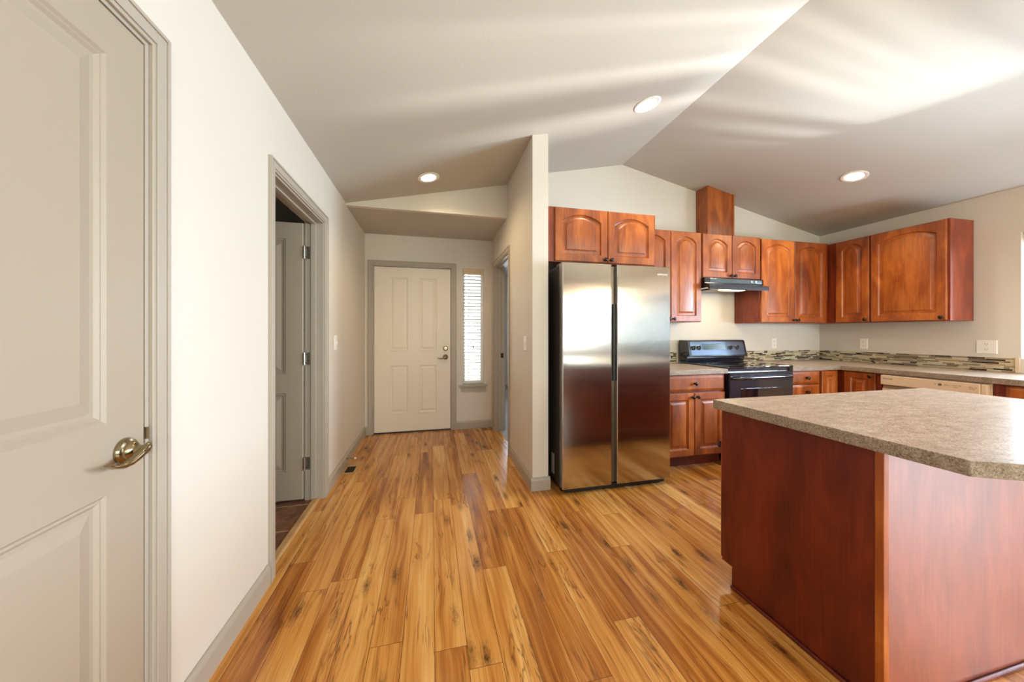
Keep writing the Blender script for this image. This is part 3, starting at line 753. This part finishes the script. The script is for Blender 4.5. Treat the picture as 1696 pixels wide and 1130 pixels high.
# slanted control face frame
sa = math.atan2(3.083-3.045, 1.128-.966); Vs = Vector((0, math.sin(sa), math.cos(sa))); Ns = Vector((0, -math.cos(sa), math.sin(sa)))
cf = (Vector((0, 3.045, .966)), Vector((1, 0, 0)), Vs, Ns)
MB(cf).box(2.835, 3.135, .070, .135, .0003, .003).build('display', 'display', bgd, bevel=.001)
m = MB(cf).box(RX0+.03, RX1-.03, .012, .158, .0001, .0012); m.build('control_fascia', 'fascia', bgd, bevel=.0005)
for x in (2.715, 2.785, 3.195, 3.283):
    m = MB(cf).lathe([(.0255, .0013), (.0255, .004), (.022, .006), (.0205, .020), (.018, .022)], (x, .092, 0), 2, 24)
    k = m.build('knob', 'black', bgd, smooth=40)
    MB(cf).box(x-.0045, x+.0045, .092-.021, .092+.021, .0222, .030).build('pointer', 'black', k, bevel=.002)
    m = MB(cf)
    for q in range(9):
        an = math.radians(-130 + q*32.5 + 90); m.box(x+.031*math.cos(an)-.0013, x+.031*math.cos(an)+.0013, .092+.031*math.sin(an)-.0013, .092+.031*math.sin(an)+.0013, .0012, .0016)
    m.build('dial_mark', 'white', bgd)

# ------------------------------------------------------------------ range hood
hd = thing('range_hood', (3.04, 3.0, 1.65), 'black under cabinet range hood with lit lamp over the range', 'range hood')
hp = [(YK-.003, 1.7765), (2.862, 1.7765), (2.858, 1.722), (2.800, 1.697), (2.797, 1.652), (2.815, 1.652), (2.825, 1.672), (YK-.003, 1.672)]
MB().prism(hp, 0, 2.672, 3.408).build('body', 'black', hd, bevel=.002)
MB(fb(2.861)).box(2.735, 3.385, 1.730, 1.768, .0006, .004).build('control_strip', 'display', hd, bevel=.001)
for x in (3.245, 3.300):
    MB(fb(2.857)).lathe([(.013, 0), (.013, .006), (.010, .008)], (x, 1.748, 0), 2, 16).build('switch_knob', 'steel_hinge', hd)
MB().box(2.80, 3.27, 2.86, 3.17, 1.664, 1.6715).build('filter', 'channel', hd)
MB().box(2.90, 3.16, 2.850, 2.925, 1.655, 1.6635).build('lamp_lens', 'hood_lens', hd)
light('hood_lamp', 'AREA', (3.03, 2.89, 1.650), 2.2, (1, .78, .5), (3.03, 2.93, 0), shape='RECTANGLE', size=.2, size_y=.05)

# ------------------------------------------------------------------ dishwasher
dwr = thing('dishwasher', (4.36, 1.935, 0), 'bisque built in dishwasher under the long countertop', 'dishwasher')
fw = right_frame(4.066, 0)
MB(fw).box(-2.252, -1.624, .1, .838, -.58, 0).build('body', 'bisque', dwr)
MB(fw).box(-2.248, -1.628, .0, .0995, -.58, -.06).build('toe_kick', 'black_matt', dwr)
MB(fw).slab(-2.247, .11, .614, .60, .0005, .024, (), edge=.006, drop=.006).build('door', 'bisque', dwr)
cp = MB(fw).prism([(-2.247, .745), (-1.665, .745), (-1.665, .832), (-2.247, .832)], 2, .0005, .044).build('control_panel', 'bisque', dwr, bevel=.006)
MB(fw).box(-1.664, -1.633, .700, .832, .0005, .040).build('end_cap', 'bisque', dwr, bevel=.006)
MB(fw).box(-2.240, -1.67, .714, .7445, .0005, .020).build('handle_recess', 'bisque_dark', dwr)
MB(fw).box(-2.03, -1.92, .716, .742, .0202, .026).build('latch', 'black_matt', dwr)
text('logo', 'FRIGIDAIRE', .0135, (Vector((4.0217, 2.195, .800)), Vector((0, -1, 0)), Vector((0, 0, 1)), Vector((-1, 0, 0))), 'print', cp)
for u, w_, v in ((-1.905, .012, .800), (-1.850, .018, .800), (-1.828, .008, .797), (-1.80, .02, .800), (-1.775, .016, .800), (-1.80, .024, .787), (-1.72, .022, .800), (-1.72, .03, .787), (-1.69, .010, .798)):
    MB(fw).box(u, u+w_, v-.0015, v+.0015, .0442, .0446).build('lettering', 'print', cp)
MB(fw).lathe([(.011, .0442), (.011, .0450)], (-1.872, .797, 0), 2, 16).build('button', 'print', cp)

# ------------------------------------------------------------------ recessed lights
def can(x, y, label, watts, color=WARM):
    z = zc(x); s = SL if x < XM else -SL
    U = Vector((1, 0, s)).normalized(); V = Vector((0, 1, 0)); N = -U.cross(V)   # N points down into the room
    V = N.cross(U)
    fr = (Vector((x, y, z)), U, V, N)
    r = thing('recessed_light', (x, y, z), label, 'ceiling light', 'recessed ceiling lights')
    MB(fr).lathe([(.070, .0005), (.095, .0005), (.095, .004), (.088, .008), (.074, .006), (.070, .0045)], (0, 0, 0), 2, 36).build('trim_ring', 'white', r, smooth=40)
    MB(fr).lathe([(.069, .0005), (.069, .004), (.05, .0062), (.0, .007)], (0, 0, 0), 2, 32).build('lens', 'lens', r, smooth=60)
    light('can_lamp', 'SPOT', tuple(fr[0] + N*.03), watts, color, tuple(fr[0] + N*2), spot_size=math.radians(150), spot_blend=.7, shadow_soft_size=.07)
can(-.027, 3.049, 'lit recessed light above the front entry hall', 34, (1.0, .74, .44))
can(1.556, 2.208, 'lit recessed light above the refrigerator near the ridge', 40)
can(3.711, 2.255, 'lit recessed light above the kitchen corner counter', 40)

# chandelier over the dining end, mirrored in the refrigerator
ch = thing('chandelier', (3.05, -1.2, 1.9), 'warm lit bronze chandelier over the dining end of the room', 'chandelier')
MB().lathe([(.05, zc(3.05)-.03), (.05, zc(3.05)+.004)], (3.05, -1.2, 0), 2, 18).build('canopy', 'bronze', ch)
MB().lathe([(.006, 1.95), (.006, zc(3.05)-.029)], (3.05, -1.2, 0), 2, 8).build('stem', 'bronze', ch)
MB().lathe([(.01, 1.82), (.05, 1.85), (.06, 1.90), (.02, 1.95)], (3.05, -1.2, 0), 2, 16).build('hub', 'bronze', ch, smooth=50)
for k in range(5):
    a = 2*math.pi*k/5 + .3; cx2, sy2 = math.cos(a), math.sin(a)
    ar = MB().sweep([(3.05+cx2*q, -1.2+sy2*q, z) for q, z in ((.05, 1.88), (.13, 1.83), (.22, 1.85), (.26, 1.90))], [(.006, .006)]*4, (0, 0, 1), 8).build('arm', 'bronze', ch, smooth=50)
    MB().lathe([(.012, 1.90), (.03, 1.93), (.034, 1.97), (.022, 2.0), (.004, 2.01)], (3.05+cx2*.26, -1.2+sy2*.26, 0), 2, 14).build('bulb', 'bulb', ar, smooth=60)
light('chandelier_lamp', 'POINT', (3.05, -1.2, 1.75), 60, (1, .74, .44), shadow_soft_size=.12)

# ------------------------------------------------------------------ small wall and floor things
def outlet(frame, u, v, label, wide=False):
    o_, U, V, N = frame; w = .058 if wide else .036
    r = thing('wall_outlet', o_+U*u+V*v, label, 'wall outlet', 'white wall outlets')
    MB(frame).slab(u-w, v-.059, 2*w, .118, .0004, .006, (), edge=.004, drop=.003).build('cover_plate', 'white', r)
    for d in (-.022, .022):
        q = MB(frame).lathe([(.0165, .0064), (.0165, .0082)], (u, v+d, 0), 2, 20).build('socket', 'white', r)
        MB(frame).box(u-.0075, u-.0050, v+d-.001, v+d+.008, .0083, .0087).box(u+.0050, u+.0075, v+d-.001, v+d+.008, .0083, .0087).box(u-.002, u+.002, v+d-.009, v+d-.005, .0083, .0087).build('slot', 'black_matt', q)
outlet(fb(YK), 3.995, 1.090, 'white outlet on the wall between range and corner')
outlet(right_frame(XR, 0), -2.775, 1.095, 'white outlet above the backsplash near the wall corner')
outlet(right_frame(XR, 0), -1.912, 1.095, 'wide white outlet above the backsplash near the window', True)
def switch(frame, u, v, label):
    o_, U, V, N = frame
    r = thing('light_switch', o_+U*u+V*v, label, 'light switch', 'white light switches')
    MB(frame).slab(u-.036, v-.059, .072, .118, .0004, .006, (), edge=.004, drop=.003).build('cover_plate', 'white', r)
    MB(frame).box(u-.0055, u+.0055, v-.012, v+.012, .0066, .016).build('toggle', 'white', r, bevel=.002)
switch(left_frame(XL, 0), 3.045, 1.135, 'white light switch on the long wall past the open doorway')
switch(right_frame(PX0, 0), -2.700, 1.130, 'white light switch on the partition wall facing the hall')

fv = thing('floor_vent', (-.699, 3.295, .0), 'small floor register vent by the hall baseboard', 'floor vent')
MB().box(-.752, -.646, 3.155, 3.435, .0005, .005).build('frame', 'vent_wood', fv, bevel=.002)
gm = MB().box(-.735, -.665, 3.182, 3.315, .0052, .0058).build('grille', 'black_matt', fv)
m = MB()
for k in range(9): m.box(-.735, -.665, 3.186+.0145*k, 3.191+.0145*k, .0060, .0085)
m.build('slat', 'vent', gm)
ds = thing('door_stop', (XL+.014, 3.37, .06), 'spring door stop sticking out of the hall baseboard', 'door stop')
MB().lathe([(.011, XL+.0142), (.011, XL+.018), (.005, XL+.020), (.005, XL+.078)], (0, 3.37, .06), 0, 12).build('rod', 'nickel', ds, smooth=40)
MB().lathe([(.0065, XL+.0785), (.0095, XL+.080), (.0095, XL+.092), (.006, XL+.095)], (0, 3.37, .06), 0, 14).build('tip', 'rubber', ds, smooth=40)
